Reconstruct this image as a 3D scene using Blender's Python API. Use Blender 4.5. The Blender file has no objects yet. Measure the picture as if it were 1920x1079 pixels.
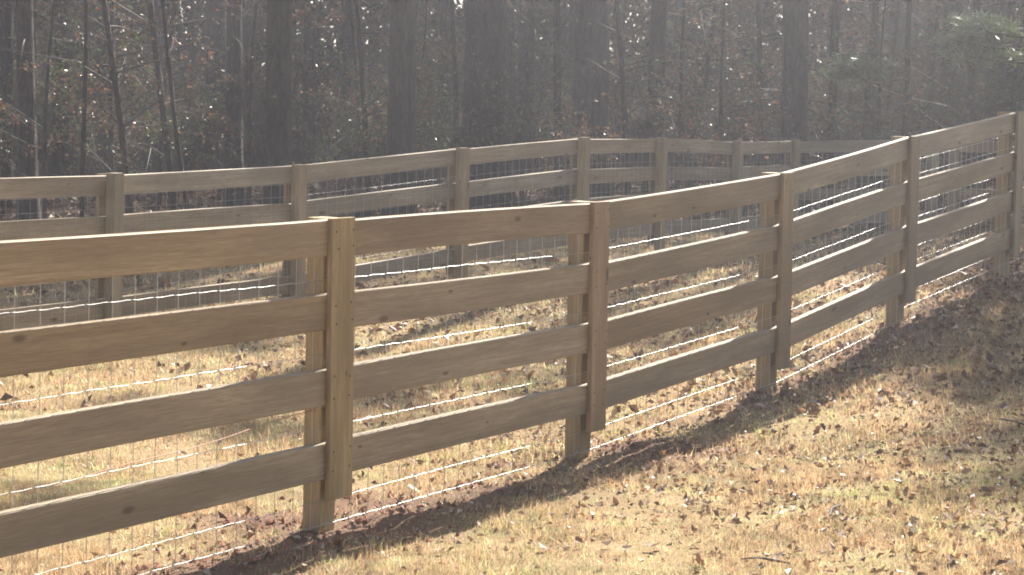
import bpy, math, random
import numpy as np
from mathutils import Matrix, Vector, noise as mnoise

random.seed(7)
rng = np.random.default_rng(7)
SC = bpy.context.scene
COL = SC.collection
R_ = math.radians

# ------------------------------------------------------------------ camera, sky, sun, exposure
EYE = 1.92
FPX = 3200.0                       # focal length in pixels of a 1920 px wide frame
cam = bpy.data.cameras.new('camera')
cam_o = bpy.data.objects.new('camera', cam)
COL.objects.link(cam_o)
cam.sensor_width = 36.0
cam.lens = FPX / 1920 * 36.0
cam.shift_y = -228.0 / 1920         # the photograph is the lower part of a larger frame
cam.clip_start = 0.1
cam.clip_end = 1000
cam_o.matrix_world = (Matrix.Translation((0, 0, EYE)) @ Matrix.Rotation(math.pi / 2 - R_(2.0), 4, 'X')
                      @ Matrix.Rotation(R_(1.15), 4, 'Z'))
SC.camera = cam_o

SUN_DIR_ANGLE = 67.0               # azimuth, degrees counter-clockwise from +X
SUN_EL = 40.0
world = bpy.data.worlds.new('World')
SC.world = world
world.use_nodes = True
wn = world.node_tree
wn.nodes.clear()
sky = wn.nodes.new('ShaderNodeTexSky')
sky.sky_type = 'NISHITA'
sky.sun_disc = False
sky.sun_elevation = R_(SUN_EL)
sky.sun_rotation = R_(90 - SUN_DIR_ANGLE)
sky.dust_density = 2.0
bg = wn.nodes.new('ShaderNodeBackground')
bg.inputs['Strength'].default_value = 0.05
wo = wn.nodes.new('ShaderNodeOutputWorld')
wn.links.new(sky.outputs[0], bg.inputs[0])
wn.links.new(bg.outputs[0], wo.inputs[0])

sun = bpy.data.lights.new('sun', 'SUN')
sun.energy = 5.0
sun.angle = R_(0.5)
sun.color = (1.0, 0.93, 0.84)
sun_o = bpy.data.objects.new('sun', sun)
COL.objects.link(sun_o)
to_sun = Vector((math.cos(R_(SUN_EL)) * math.cos(R_(SUN_DIR_ANGLE)),
                 math.cos(R_(SUN_EL)) * math.sin(R_(SUN_DIR_ANGLE)), math.sin(R_(SUN_EL))))
sun_o.rotation_euler = to_sun.to_track_quat('Z', 'Y').to_euler()
sun_o.location = (10, 20, 40)

HAZE_DENSITY = 0.0037
HAZE_G = 0.66
SC.view_settings.view_transform = 'Standard'
SC.view_settings.look = 'None'
SC.view_settings.gamma = 1.0
SC.view_settings.use_curve_mapping = False
SC.view_settings.exposure = 1.85
SC.render.engine = 'CYCLES'
SC.cycles.use_denoising = True
SC.cycles.filter_width = 1.9
SC.cycles.max_bounces = 6
SC.cycles.transparent_max_bounces = 4
SC.cycles.volume_bounces = 0

# ------------------------------------------------------------------ helpers
def put(name, me, mat=None, parent=None, loc=(0, 0, 0), rot=None):
    o = bpy.data.objects.new(name, me)
    COL.objects.link(o)
    o.location = loc
    if rot is not None:
        o.rotation_euler = rot
    if parent is not None:
        o.parent = parent
    if mat is not None and me is not None and len(me.materials) == 0:
        me.materials.append(mat)
    return o


def tag(o, label=None, cat=None, group=None, kind=None):
    if label: o['label'] = label
    if cat: o['category'] = cat
    if group: o['group'] = group
    if kind: o['kind'] = kind
    return o


def empty(name, loc, rz=0.0):
    o = bpy.data.objects.new(name, None)
    o.empty_display_size = 0.2
    COL.objects.link(o)
    o.location = loc
    o.rotation_euler = (0, 0, rz)
    return o


def copy_tree(root, loc, rot=(0, 0, 0), scale=1.0):
    c = root.copy()
    COL.objects.link(c)
    c.location = loc
    c.rotation_euler = rot
    c.scale = (scale, scale, scale)
    for ch in list(root.children):
        d = ch.copy()
        COL.objects.link(d)
        d.parent = c
        for g in list(ch.children):
            e = g.copy()
            COL.objects.link(e)
            e.parent = d
    return c


def mesh_np(name, V, F, col=None, uv=None, smooth=False, attrs=None):
    """V (n,3); F (m,k) one face size, or a list of such arrays; col (n,3) per vertex; uv (loops,2)"""
    me = bpy.data.meshes.new(name)
    Fs = F if isinstance(F, list) else [F]
    V = np.asarray(V, dtype=np.float32)
    me.vertices.add(len(V))
    me.vertices.foreach_set('co', V.ravel())
    loops = np.concatenate([np.asarray(f).ravel() for f in Fs]).astype(np.int32)
    tot = np.concatenate([np.full(len(f), np.asarray(f).shape[1], dtype=np.int32) for f in Fs])
    start = np.concatenate([[0], np.cumsum(tot)[:-1]]).astype(np.int32)
    me.loops.add(len(loops))
    me.loops.foreach_set('vertex_index', loops)
    me.polygons.add(len(tot))
    me.polygons.foreach_set('loop_start', start)
    me.polygons.foreach_set('loop_total', tot)
    me.polygons.foreach_set('use_smooth', np.full(len(tot), bool(smooth)))
    me.update(calc_edges=True)
    if col is not None:
        a = me.attributes.new('tint', 'FLOAT_COLOR', 'POINT')
        c = np.ones((len(V), 4), dtype=np.float32)
        c[:, :3] = col
        a.data.foreach_set('color', c.ravel())
    for k, v in (attrs or {}).items():
        a = me.attributes.new(k, 'FLOAT', 'POINT')
        a.data.foreach_set('value', np.asarray(v, dtype=np.float32))
    if uv is not None:
        l = me.uv_layers.new(name='UVMap')
        l.data.foreach_set('uv', np.asarray(uv, dtype=np.float32).ravel())
    return me


class Bag:
    """collects pieces of geometry into one mesh"""
    def __init__(self):
        self.v, self.f3, self.f4, self.c, self.n = [], [], [], [], 0

    def add(self, V, F, col=(1, 1, 1)):
        V = np.asarray(V, dtype=float)
        F = np.asarray(F, dtype=int) + self.n
        (self.f3 if F.shape[1] == 3 else self.f4).append(F)
        self.v.append(V)
        c = np.asarray(col, dtype=float)
        self.c.append(np.broadcast_to(c, (len(V), 3)))
        self.n += len(V)

    def tube(self, pts, rad, sides=6, col=(1, 1, 1), cap=True):
        pts = np.asarray(pts, dtype=float)
        rad = np.broadcast_to(np.asarray(rad, dtype=float), (len(pts),))
        t = np.gradient(pts, axis=0)
        t /= np.linalg.norm(t, axis=1)[:, None] + 1e-9
        ref = np.where(np.abs(t[:, 2:3]) > 0.9, np.array([[1.0, 0, 0]]), np.array([[0, 0, 1.0]]))
        u = np.cross(ref, t)
        u /= np.linalg.norm(u, axis=1)[:, None] + 1e-9
        w = np.cross(t, u)
        a = np.linspace(0, 2 * np.pi, sides, endpoint=False)
        V = (pts[:, None, :] + rad[:, None, None] * (np.cos(a)[None, :, None] * u[:, None, :]
                                                   + np.sin(a)[None, :, None] * w[:, None, :])).reshape(-1, 3)
        i = np.arange(len(pts) - 1)[:, None] * sides
        j = np.arange(sides)[None, :]
        k = (np.arange(sides)[None, :] + 1) % sides
        F = np.stack([i + j, i + k, i + sides + k, i + sides + j], -1).reshape(-1, 4)
        self.add(V, F, col)

    def build(self, name, smooth=False):
        F = []
        if self.f4: F.append(np.concatenate(self.f4))
        if self.f3: F.append(np.concatenate(self.f3))
        return mesh_np(name, np.concatenate(self.v), F, np.concatenate(self.c), smooth=smooth)


# ------------------------------------------------------------------ materials
def new_mat(name):
    m = bpy.data.materials.new(name)
    m.use_nodes = True
    nt = m.node_tree
    nt.nodes.clear()
    out = nt.nodes.new('ShaderNodeOutputMaterial')
    return m, nt, out


class N:
    def __init__(self, nt): self.nt = nt

    def __call__(self, typ, ins=None, **props):
        n = self.nt.nodes.new('ShaderNode' + typ)
        for k, v in props.items(): setattr(n, k, v)
        for k, v in (ins or {}).items():
            s = n.inputs[k]
            if isinstance(v, bpy.types.NodeSocket): self.nt.links.new(v, s)
            else: s.default_value = v
        return n

    def mix(self, fac, a, b, mode='MIX'):
        n = self.nt.nodes.new('ShaderNodeMix')
        n.data_type = 'RGBA'
        n.blend_type = mode
        for s, v in ((n.inputs[0], fac), (n.inputs[6], a), (n.inputs[7], b)):
            if isinstance(v, bpy.types.NodeSocket): self.nt.links.new(v, s)
            else: s.default_value = v if not isinstance(v, tuple) or len(v) == 4 else (*v, 1)
        return n.outputs[2]

    def ramp(self, fac, stops):
        n = self.nt.nodes.new('ShaderNodeValToRGB')
        while len(n.color_ramp.elements) < len(stops): n.color_ramp.elements.new(0.5)
        for e, (p, c) in zip(n.color_ramp.elements, stops):
            e.position = p
            e.color = (*c, 1) if isinstance(c, tuple) else (c, c, c, 1)
        self.nt.links.new(fac, n.inputs[0])
        return n.outputs[0]

    def math(self, op, a, b=None):
        n = self.nt.nodes.new('ShaderNodeMath')
        n.operation = op
        for s, v in zip(n.inputs, (a, b)):
            if v is None: continue
            if isinstance(v, bpy.types.NodeSocket): self.nt.links.new(v, s)
            else: s.default_value = v
        return n.outputs[0]


def mat_wood(name, a, b):
    """sawn pine: grain runs along U, knots, dirt; obj.color tints each board"""
    m, nt, out = new_mat(name)
    q = N(nt)
    uv = q('UVMap').outputs[0]
    oi = q('ObjectInfo')
    sh = q('VectorMath', {0: uv, 1: (0, 0, 0)}, operation='ADD')
    off = q('CombineXYZ', {'X': q.math('MULTIPLY', oi.outputs['Random'], 37.0), 'Y': q.math('MULTIPLY', oi.outputs['Random'], 91.0)})
    nt.links.new(off.outputs[0], sh.inputs[1])
    p = sh.outputs[0]
    g1 = q('Noise', {'Vector': q('Mapping', {'Vector': p, 'Scale': (2.2, 70, 1)}).outputs[0], 'Scale': 1.0, 'Detail': 6.0, 'Roughness': 0.6, 'Distortion': 0.6}).outputs[0] if False else None
    nz = q('TexNoise', {'Vector': q('Mapping', {'Vector': p, 'Scale': (2.0, 60, 1)}).outputs[0], 'Scale': 1.0, 'Detail': 6.0, 'Roughness': 0.62, 'Distortion': 0.8}).outputs[0]
    broad = q('TexNoise', {'Vector': q('Mapping', {'Vector': p, 'Scale': (1.4, 7, 1)}).outputs[0], 'Scale': 1.0, 'Detail': 3.0}).outputs[0]
    col = q.mix(q.ramp(nz, [(0.40, 0.0), (0.60, 1.0)]), a, b)
    col = q.mix(q.ramp(broad, [(0.38, 0.75), (0.66, 0.0)]), col, tuple(x * 0.72 for x in a))
    # knots
    vo = q('TexVoronoi', {'Vector': q('Mapping', {'Vector': p, 'Scale': (2.6, 6.0, 1)}).outputs[0], 'Scale': 1.0, 'Randomness': 1.0}, voronoi_dimensions='2D')
    vsep = q('SeparateColor', {0: vo.outputs['Color']})
    kd = q.math('DIVIDE', vo.outputs['Distance'], q.math('ADD', q.math('MULTIPLY', vsep.outputs[1], 0.9), 0.35))
    kn = q.ramp(kd, [(0.04, 1.0), (0.10, 0.0)])
    sel = q.ramp(q('SeparateColor', {0: vo.outputs['Color']}).outputs[0], [(0.66, 0.0), (0.70, 1.0)])
    kn = q.math('MULTIPLY', q('RGBToBW', {0: kn}).outputs[0], q('RGBToBW', {0: sel}).outputs[0])
    col = q.mix(q.math('MULTIPLY', kn, 0.75), col, (0.08, 0.048, 0.028))
    col = q.mix(1.0, col, oi.outputs['Color'], 'MULTIPLY')
    fine = q('TexNoise', {'Vector': q('Mapping', {'Vector': p, 'Scale': (12, 220, 1)}).outputs[0], 'Scale': 1.0, 'Detail': 2.0}).outputs[0]
    col = q.mix(q.ramp(fine, [(0.35, 0.35), (0.6, 0.0)]), col, (0.16, 0.10, 0.06))
    bp = q('Bump', {'Height': nz, 'Strength': 0.35, 'Distance': 0.004})
    bs = q('BsdfPrincipled', {'Base Color': col, 'Roughness': 0.6, 'Normal': bp.outputs[0]})
    bs.inputs['Specular IOR Level'].default_value = 0.35
    nt.links.new(bs.outputs[0], out.inputs[0])
    return m


def mat_leafy(name, transl=0.5, gloss=0.12, rough=0.35, var=0.0):
    """thin leaves: colour from the 'tint' attribute, light passes through"""
    m, nt, out = new_mat(name)
    q = N(nt)
    c = q('Attribute', attribute_name='tint').outputs['Color']
    oi = q('ObjectInfo')
    if var:
        hs = q('HueSaturation', {'Color': c, 'Value': q.math('ADD', q.math('MULTIPLY', oi.outputs['Random'], var), 1 - var / 2)})
        c = hs.outputs[0]
    d = q('BsdfDiffuse', {'Color': c})
    t = q('BsdfTranslucent', {'Color': c})
    a = q('MixShader', {0: transl, 1: d.outputs[0], 2: t.outputs[0]})
    g = q('BsdfGlossy', {'Color': (0.9, 0.9, 0.9, 1), 'Roughness': rough})
    b = q('MixShader', {0: gloss, 1: a.outputs[0], 2: g.outputs[0]})
    nt.links.new(b.outputs[0], out.inputs[0])
    return m


def mat_bark(name, a, b):
    m, nt, out = new_mat(name)
    q = N(nt)
    p = q('TexCoord').outputs['Object']
    oi = q('ObjectInfo')
    n1 = q('TexNoise', {'Vector': q('Mapping', {'Vector': p, 'Scale': (14, 14, 2.6)}).outputs[0], 'Scale': 1.0, 'Detail': 6.0, 'Roughness': 0.65}).outputs[0]
    n2 = q('TexVoronoi', {'Vector': q('Mapping', {'Vector': p, 'Scale': (26, 26, 5.0)}).outputs[0], 'Scale': 1.0}, feature='DISTANCE_TO_EDGE').outputs[0]
    crack = q.ramp(n2, [(0.0, 0.55), (0.2, 1.0)])
    col = q.mix(q.ramp(n1, [(0.35, 0.0), (0.65, 1.0)]), a, b)
    col = q.mix(1.0, col, crack, 'MULTIPLY')
    col = q('HueSaturation', {'Color': col, 'Value': q.math('ADD', q.math('MULTIPLY', oi.outputs['Random'], 0.6), 0.7)}).outputs[0]
    h = q.math('ADD', n1, q('RGBToBW', {0: crack}).outputs[0])
    bp = q('Bump', {'Height': h, 'Strength': 0.8, 'Distance': 0.02})
    bs = q('BsdfPrincipled', {'Base Color': col, 'Roughness': 0.9, 'Normal': bp.outputs[0]})
    nt.links.new(bs.outputs[0], out.inputs[0])
    return m


def mat_ground():
    m, nt, out = new_mat('winter_lawn_soil')
    q = N(nt)
    p = q('TexCoord').outputs['Object']
    clay_shade = q('Attribute', attribute_name='clay_shade').outputs['Fac']
    wood = q('Attribute', attribute_name='litter').outputs['Fac']
    big = q('TexNoise', {'Vector': p, 'Scale': 1.7, 'Detail': 4.0}).outputs[0]
    mid = q('TexNoise', {'Vector': p, 'Scale': 14.0, 'Detail': 5.0, 'Roughness': 0.7}).outputs[0]
    fin = q('TexNoise', {'Vector': p, 'Scale': 120.0, 'Detail': 4.0, 'Roughness': 0.7}).outputs[0]
    col = q.mix(q.ramp(big, [(0.38, 0.0), (0.62, 1.0)]), (0.36, 0.25, 0.13), (0.27, 0.235, 0.105))
    col = q.mix(q.ramp(mid, [(0.4, 0.7), (0.62, 0.0)]), col, (0.40, 0.26, 0.15))
    red = q.mix(mid, (0.095, 0.058, 0.042), (0.27, 0.16, 0.11))  # red soil; dark end lowered to paint the fence's shadow deeper
    col = q.mix(clay_shade, col, red)
    lit = q.mix(q.ramp(q('TexVoronoi', {'Vector': p, 'Scale': 16.0}).outputs['Distance'], [(0.1, 0.0), (0.7, 1.0)]), (0.15, 0.085, 0.05), (0.055, 0.033, 0.022))
    col = q.mix(wood, col, lit)
    col = q.mix(q.ramp(fin, [(0.3, 0.6), (0.6, 0.0)]), col, (0.06, 0.04, 0.025))
    bp = q('Bump', {'Height': q.math('ADD', mid, fin), 'Strength': 0.6, 'Distance': 0.02})
    bs = q('BsdfPrincipled', {'Base Color': col, 'Roughness': 0.95, 'Normal': bp.outputs[0]})
    bs.inputs['Specular IOR Level'].default_value = 0.15
    nt.links.new(bs.outputs[0], out.inputs[0])
    return m


def mat_plain(name, col, rough=0.6, metal=0.0, nscale=30.0, dark=0.6):
    m, nt, out = new_mat(name)
    q = N(nt)
    p = q('TexCoord').outputs['Object']
    nz = q('TexNoise', {'Vector': p, 'Scale': nscale, 'Detail': 4.0}).outputs[0]
    c = q.mix(nz, tuple(x * dark for x in col), col)
    bs = q('BsdfPrincipled', {'Base Color': c, 'Roughness': rough, 'Metallic': metal})
    nt.links.new(bs.outputs[0], out.inputs[0])
    return m


M_WOOD = mat_wood('sawn_pine', (0.315, 0.24, 0.148), (0.43, 0.335, 0.212))
M_WIRE = mat_plain('galvanised_wire', (0.55, 0.55, 0.54), 0.42, 0.55, 60.0, 0.8)
M_COPPER = mat_plain('rusty_wire', (0.5, 0.27, 0.18), 0.5, 0.3)
M_NAIL = mat_plain('nail_steel', (0.10, 0.075, 0.06), 0.6, 0.4)
M_GRASS = mat_leafy('dry_grass', 0.45, 0.06, 0.5)
M_LITTER = mat_leafy('fallen_leaf', 0.25, 0.06, 0.5)
M_FOL = mat_leafy('foliage', 0.35, 0.05, 0.32, 0.5)
M_NEEDLE = mat_leafy('pine_needles', 0.4, 0.14, 0.35, 0.4)
M_BARK = mat_bark('pine_bark', (0.035, 0.028, 0.024), (0.085, 0.066, 0.054))
M_TWIG = mat_plain('twig_bark', (0.10, 0.082, 0.068), 0.8, 0.0, 8.0)
M_GROUND = mat_ground()
M_CLAY = mat_plain('red_clay', (0.36, 0.165, 0.10), 0.95, 0.0, 20.0, 0.55)

# ------------------------------------------------------------------ where the fences stand (metres)
# front fence: face of the post boards (x, y, height of the top rail, ground)
FRONT = [(-2.81, 3.60, 1.46, 0.25), (-1.725, 5.12, 1.468, 0.235), (-0.644, 6.64, 1.464, 0.214), (0.440, 8.16, 1.464, 0.210),
         (1.581, 9.70, 1.566, 0.310), (2.648, 11.20, 1.768, 0.515), (3.794, 12.75, 1.951, 0.705),
         (4.88, 14.27, 2.05, 0.80), (5.96, 15.80, 2.10, 0.85)]
BACK = [(-4.95, 8.75, 1.375, 0.125), (-3.88, 10.35, 1.375, 0.125), (-2.795, 12.0, 1.379, 0.13), (-1.692, 13.6, 1.405, 0.155), (-0.434, 15.0, 1.531, 0.28),
        (0.692, 16.4, 1.620, 0.37), (1.571, 17.9, 1.612, 0.36), (2.557, 19.3, 1.566, 0.32), (3.451, 20.8, 1.565, 0.315),
        (5.091, 20.6, 1.622, 0.37)]
GP = [(x, y, g) for x, y, t, g in FRONT] + [(x, y, g) for x, y, t, g in BACK]
GP += [(0, 0, 0.37), (2, 2.5, 0.40), (-3, 0, 0.36), (1.6, 5.2, 0.33), (4, 7, 0.55), (0.3, 5.2, 0.29), (6.0, 9.5, 0.85), (2.9, 9.6, 0.47),
       (0, 24, 0.42), (6, 26, 0.55), (-6, 20, 0.2), (-9, 16, 0.1), (10, 16, 1.1), (12, 24, 0.9), (0, 40, 0.7), (-15, 35, 0.3), (15, 40, 1.1),
       (-12, 6, 0.1), (15, 5, 1.4), (0, -20, 0.3), (30, 30, 1.6), (-30, 30, 0.2), (0, 70, 1.2), (-30, 70, 0.8), (30, 70, 1.6)]
GP = np.array(GP)
A_ = np.c_[GP[:, :2], np.ones(len(GP))]
PL = np.linalg.lstsq(A_, GP[:, 2], rcond=None)[0]
RES = GP[:, 2] - A_ @ PL
def _phi(d): return np.exp(-(d / 3.6) ** 2)
_D = np.hypot(GP[:, None, 0] - GP[None, :, 0], GP[:, None, 1] - GP[None, :, 1])
W_ = np.linalg.solve(_phi(_D) + 0.05 * np.eye(len(GP)), RES)


def ground_np(x, y):
    x = np.asarray(x, dtype=float); y = np.asarray(y, dtype=float)
    sh = x.shape
    x = x.ravel(); y = y.ravel()
    r = np.hypot(x, y)
    k = np.minimum(1.0, 60 / np.maximum(r, 1e-6))            # the slope levels off far away
    z = PL[0] * x * k + PL[1] * y * k + PL[2]
    near = np.where((np.abs(x) < 45) & (y > -35) & (y < 85))[0]
    for s in range(0, len(near), 50000):
        i = near[s:s + 50000]
        d = np.hypot(x[i, None] - GP[None, :, 0], y[i, None] - GP[None, :, 1])
        z[i] += _phi(d) @ W_
    return z.reshape(sh)


def gz(x, y): return float(ground_np(np.array([x]), np.array([y]))[0])


FP = np.array([(a[0], a[1]) for a in FRONT])
def dist_front(x, y):
    """distance to the front fence line"""
    P = np.stack([np.ravel(x), np.ravel(y)], 1)
    best = np.full(len(P), 1e9)
    for a, b in zip(FP[:-1], FP[1:]):
        ab = b - a
        t = np.clip(((P - a) @ ab) / (ab @ ab), 0, 1)
        best = np.minimum(best, np.linalg.norm(P - a - t[:, None] * ab, axis=1))
    return best


def vnoise(x, y, s, seed=0):
    """smooth value noise, numpy"""
    r = np.random.default_rng(seed).random((64, 64))
    X = np.ravel(x) / s; Y = np.ravel(y) / s
    i = np.floor(X).astype(int); j = np.floor(Y).astype(int)
    u = X - i; v = Y - j
    u = u * u * (3 - 2 * u); v = v * v * (3 - 2 * v)
    g = lambda a, b: r[a % 64, b % 64]
    return (g(i, j) * (1 - u) + g(i + 1, j) * u) * (1 - v) + (g(i, j + 1) * (1 - u) + g(i + 1, j + 1) * u) * v


def clay_shade_at(x, y):
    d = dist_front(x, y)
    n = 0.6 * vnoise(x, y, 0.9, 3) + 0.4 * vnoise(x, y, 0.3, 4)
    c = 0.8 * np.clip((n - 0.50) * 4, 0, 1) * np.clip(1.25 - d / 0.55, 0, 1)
    c = np.maximum(c, 0.9 * np.clip(1.3 - d / 0.34, 0, 1) * np.clip((n - 0.2) * 3, 0, 1))  # strip of bare dug soil that also paints the fence's shadow darker
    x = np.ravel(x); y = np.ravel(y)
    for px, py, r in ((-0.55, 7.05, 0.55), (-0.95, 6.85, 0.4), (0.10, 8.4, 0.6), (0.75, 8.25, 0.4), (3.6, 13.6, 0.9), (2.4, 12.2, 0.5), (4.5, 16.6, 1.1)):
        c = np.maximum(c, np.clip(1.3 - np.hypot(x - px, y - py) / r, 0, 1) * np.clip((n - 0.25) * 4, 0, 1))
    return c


def litter_at(x, y):
    x = np.ravel(x); y = np.ravel(y)
    edge = 19.0 + 0.28 * x + 3.0 * (vnoise(x, y, 3.0, 9) - 0.5)      # the wood begins about here
    return np.clip((y - edge) / 3.0, 0, 1)


# ------------------------------------------------------------------ the ground, one sheet
def axis(lo, hi, fine_lo, fine_hi, step, grow=1.18):
    a = list(np.arange(fine_lo, fine_hi, step))
    s = step
    v = a[-1]
    while v < hi:
        s *= grow; v += s; a.append(min(v, hi))
    s = step; v = a[0]
    while v > lo:
        s *= grow; v -= s; a.insert(0, max(v, lo))
    return np.array(a)


ax = axis(-150, 150, -4.5, 6.5, 0.065)
ay = axis(-120, 180, 4.0, 16.0, 0.065)
GX, GY = np.meshgrid(ax, ay)
Z = ground_np(GX, GY).ravel()
cl = clay_shade_at(GX, GY)
nearm = ((GX > -5) & (GX < 7) & (GY > 3.5) & (GY < 17)).ravel()
bump = 0.030 * (vnoise(GX, GY, 0.42, 1) - 0.5) + 0.018 * (vnoise(GX, GY, 0.17, 2) - 0.5)
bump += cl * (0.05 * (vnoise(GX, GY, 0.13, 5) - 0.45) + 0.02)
Z = Z + bump * nearm
nx, ny = len(ax), len(ay)
ii = (np.arange(ny - 1)[:, None] * nx + np.arange(nx - 1)[None, :]).ravel()
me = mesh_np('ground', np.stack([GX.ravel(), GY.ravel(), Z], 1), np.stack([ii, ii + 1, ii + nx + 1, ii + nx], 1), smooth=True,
             attrs={'clay_shade': cl, 'litter': litter_at(GX, GY)})
ground = tag(put('ground', me, M_GROUND), kind='structure')


def surf(x, y):
    """height of the sheet near the fences, with its bumps (vectors)"""
    z = ground_np(x, y)
    c = clay_shade_at(x, y)
    b = 0.030 * (vnoise(x, y, 0.42, 1) - 0.5) + 0.018 * (vnoise(x, y, 0.17, 2) - 0.5) + c * (0.05 * (vnoise(x, y, 0.13, 5) - 0.45) + 0.02)
    return z + b * ((x > -5) & (x < 7) & (y > 3.5) & (y < 17))


# ------------------------------------------------------------------ haze: added volume that imitates the veiling glare of the lens
hz = np.array([(x, y, z) for z in (-9.0, 27.0) for y in (-128, 188) for x in (-158, 158)], dtype=float)
hf = np.array([(0, 2, 3, 1), (4, 5, 7, 6), (0, 1, 5, 4), (2, 6, 7, 3), (0, 4, 6, 2), (1, 3, 7, 5)])
m, nt, out = new_mat('glare_veil')
pv = nt.nodes.new('ShaderNodeVolumePrincipled')
pv.inputs['Color'].default_value = (0.90, 0.92, 1.0, 1)
pv.inputs['Density'].default_value = HAZE_DENSITY
pv.inputs['Anisotropy'].default_value = HAZE_G
nt.links.new(pv.outputs[0], out.inputs['Volume'])
tag(put('glare_haze', mesh_np('glare_haze', hz, hf), m), kind='stuff')

# ------------------------------------------------------------------ fences
BH, BT, PITCH = 0.142, 0.038, 0.290           # board height, thickness, spacing
FT, FW = 0.026, 0.140                         # the post board: thickness, width
PW = 0.092                                    # post


def prism_board(name, A, B, n, h, t, parent, tint, segs=7, seed=0):
    """board from A to B (top front edges); n points to the viewer's side; ends are plumb"""
    A = np.array(A, float); B = np.array(B, float); n = np.array(n, float)
    r = random.Random(seed)
    L = np.linalg.norm(B - A)
    bow = r.uniform(-0.006, 0.006); cup = r.uniform(-0.004, 0.004)
    c = 0.004
    prof = [(0, -c), (-c, 0), (-t + c, 0), (-t, -c), (-t, -h + c), (-t + c, -h), (-c, -h), (0, -h + c)]   # (out, up)
    V, UVs = [], []
    per = np.cumsum([0] + [math.dist(prof[i], prof[(i + 1) % 8]) for i in range(8)])
    for i in range(segs + 1):
        s = i / segs
        base = A + (B - A) * s + np.array([0, 0, bow * 4 * s * (1 - s) + r.uniform(-.0005, .0005)]) + n * cup * 4 * s * (1 - s)
        for o, u in prof: V.append(base + n * o + np.array([0, 0, u]))
    V = np.array(V) - A
    F, uv = [], []
    for i in range(segs):
        for k in range(8):
            k2 = (k + 1) % 8
            F.append((i * 8 + k, (i + 1) * 8 + k, (i + 1) * 8 + k2, i * 8 + k2))
            u0, u1 = L * i / segs, L * (i + 1) / segs
            uv += [(u0, per[k]), (u1, per[k]), (u1, per[k + 1]), (u0, per[k + 1])]
    F8 = [list(range(7, -1, -1)), [segs * 8 + k for k in range(8)]]
    me = mesh_np(name, V, [np.array(F), np.array(F8)], uv=uv + [(prof[k % 8][0], prof[k % 8][1] * 0.3) for k in range(16)])
    o = put(name, me, M_WOOD, parent, A - np.array(parent.location))
    o.color = (*tint, 1)
    return o


def upright(name, C, d, n, w, t, z0, z1, parent, tint, lean=(0, 0)):
    """vertical timber; C centre (x, y), d along the fence, n outward; w along d, t along n"""
    d = np.array(d, float); n = np.array(n, float)
    c = 0.004
    prof = [(-w / 2 + c, t / 2), (w / 2 - c, t / 2), (w / 2, t / 2 - c), (w / 2, -t / 2 + c), (w / 2 - c, -t / 2), (-w / 2 + c, -t / 2), (-w / 2, -t / 2 + c), (-w / 2, t / 2 - c)]
    per = np.cumsum([0] + [math.dist(prof[i], prof[(i + 1) % 8]) for i in range(8)])
    H = z1 - z0
    V = []
    for s in (0, 1):
        for a, b in prof:
            p = d * a + n * b
            V.append((p[0] + lean[0] * s, p[1] + lean[1] * s, s * H))
    F, uv = [], []
    for k in range(8):
        k2 = (k + 1) % 8
        F.append((k, 8 + k, 8 + k2, k2))
        uv += [(0, per[k]), (H, per[k]), (H, per[k + 1]), (0, per[k + 1])]
    me = mesh_np(name, np.array(V), [np.array(F), np.array([list(range(8)), list(range(15, 7, -1))])], uv=uv + [prof[k % 8] for k in range(16)])
    me.flip_normals()
    o = put(name, me, M_WOOD, parent, (C[0] - parent.location[0], C[1] - parent.location[1], z0 - parent.location[2]))
    o.color = (*tint, 1)
    return o


def tint(r, k=0.16):
    v = r.uniform(1 - k, 1 + k * 0.6)
    w = r.uniform(-0.06, 0.06)
    return (v * (1 + w), v, v * (1 - w * 1.3))


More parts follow.
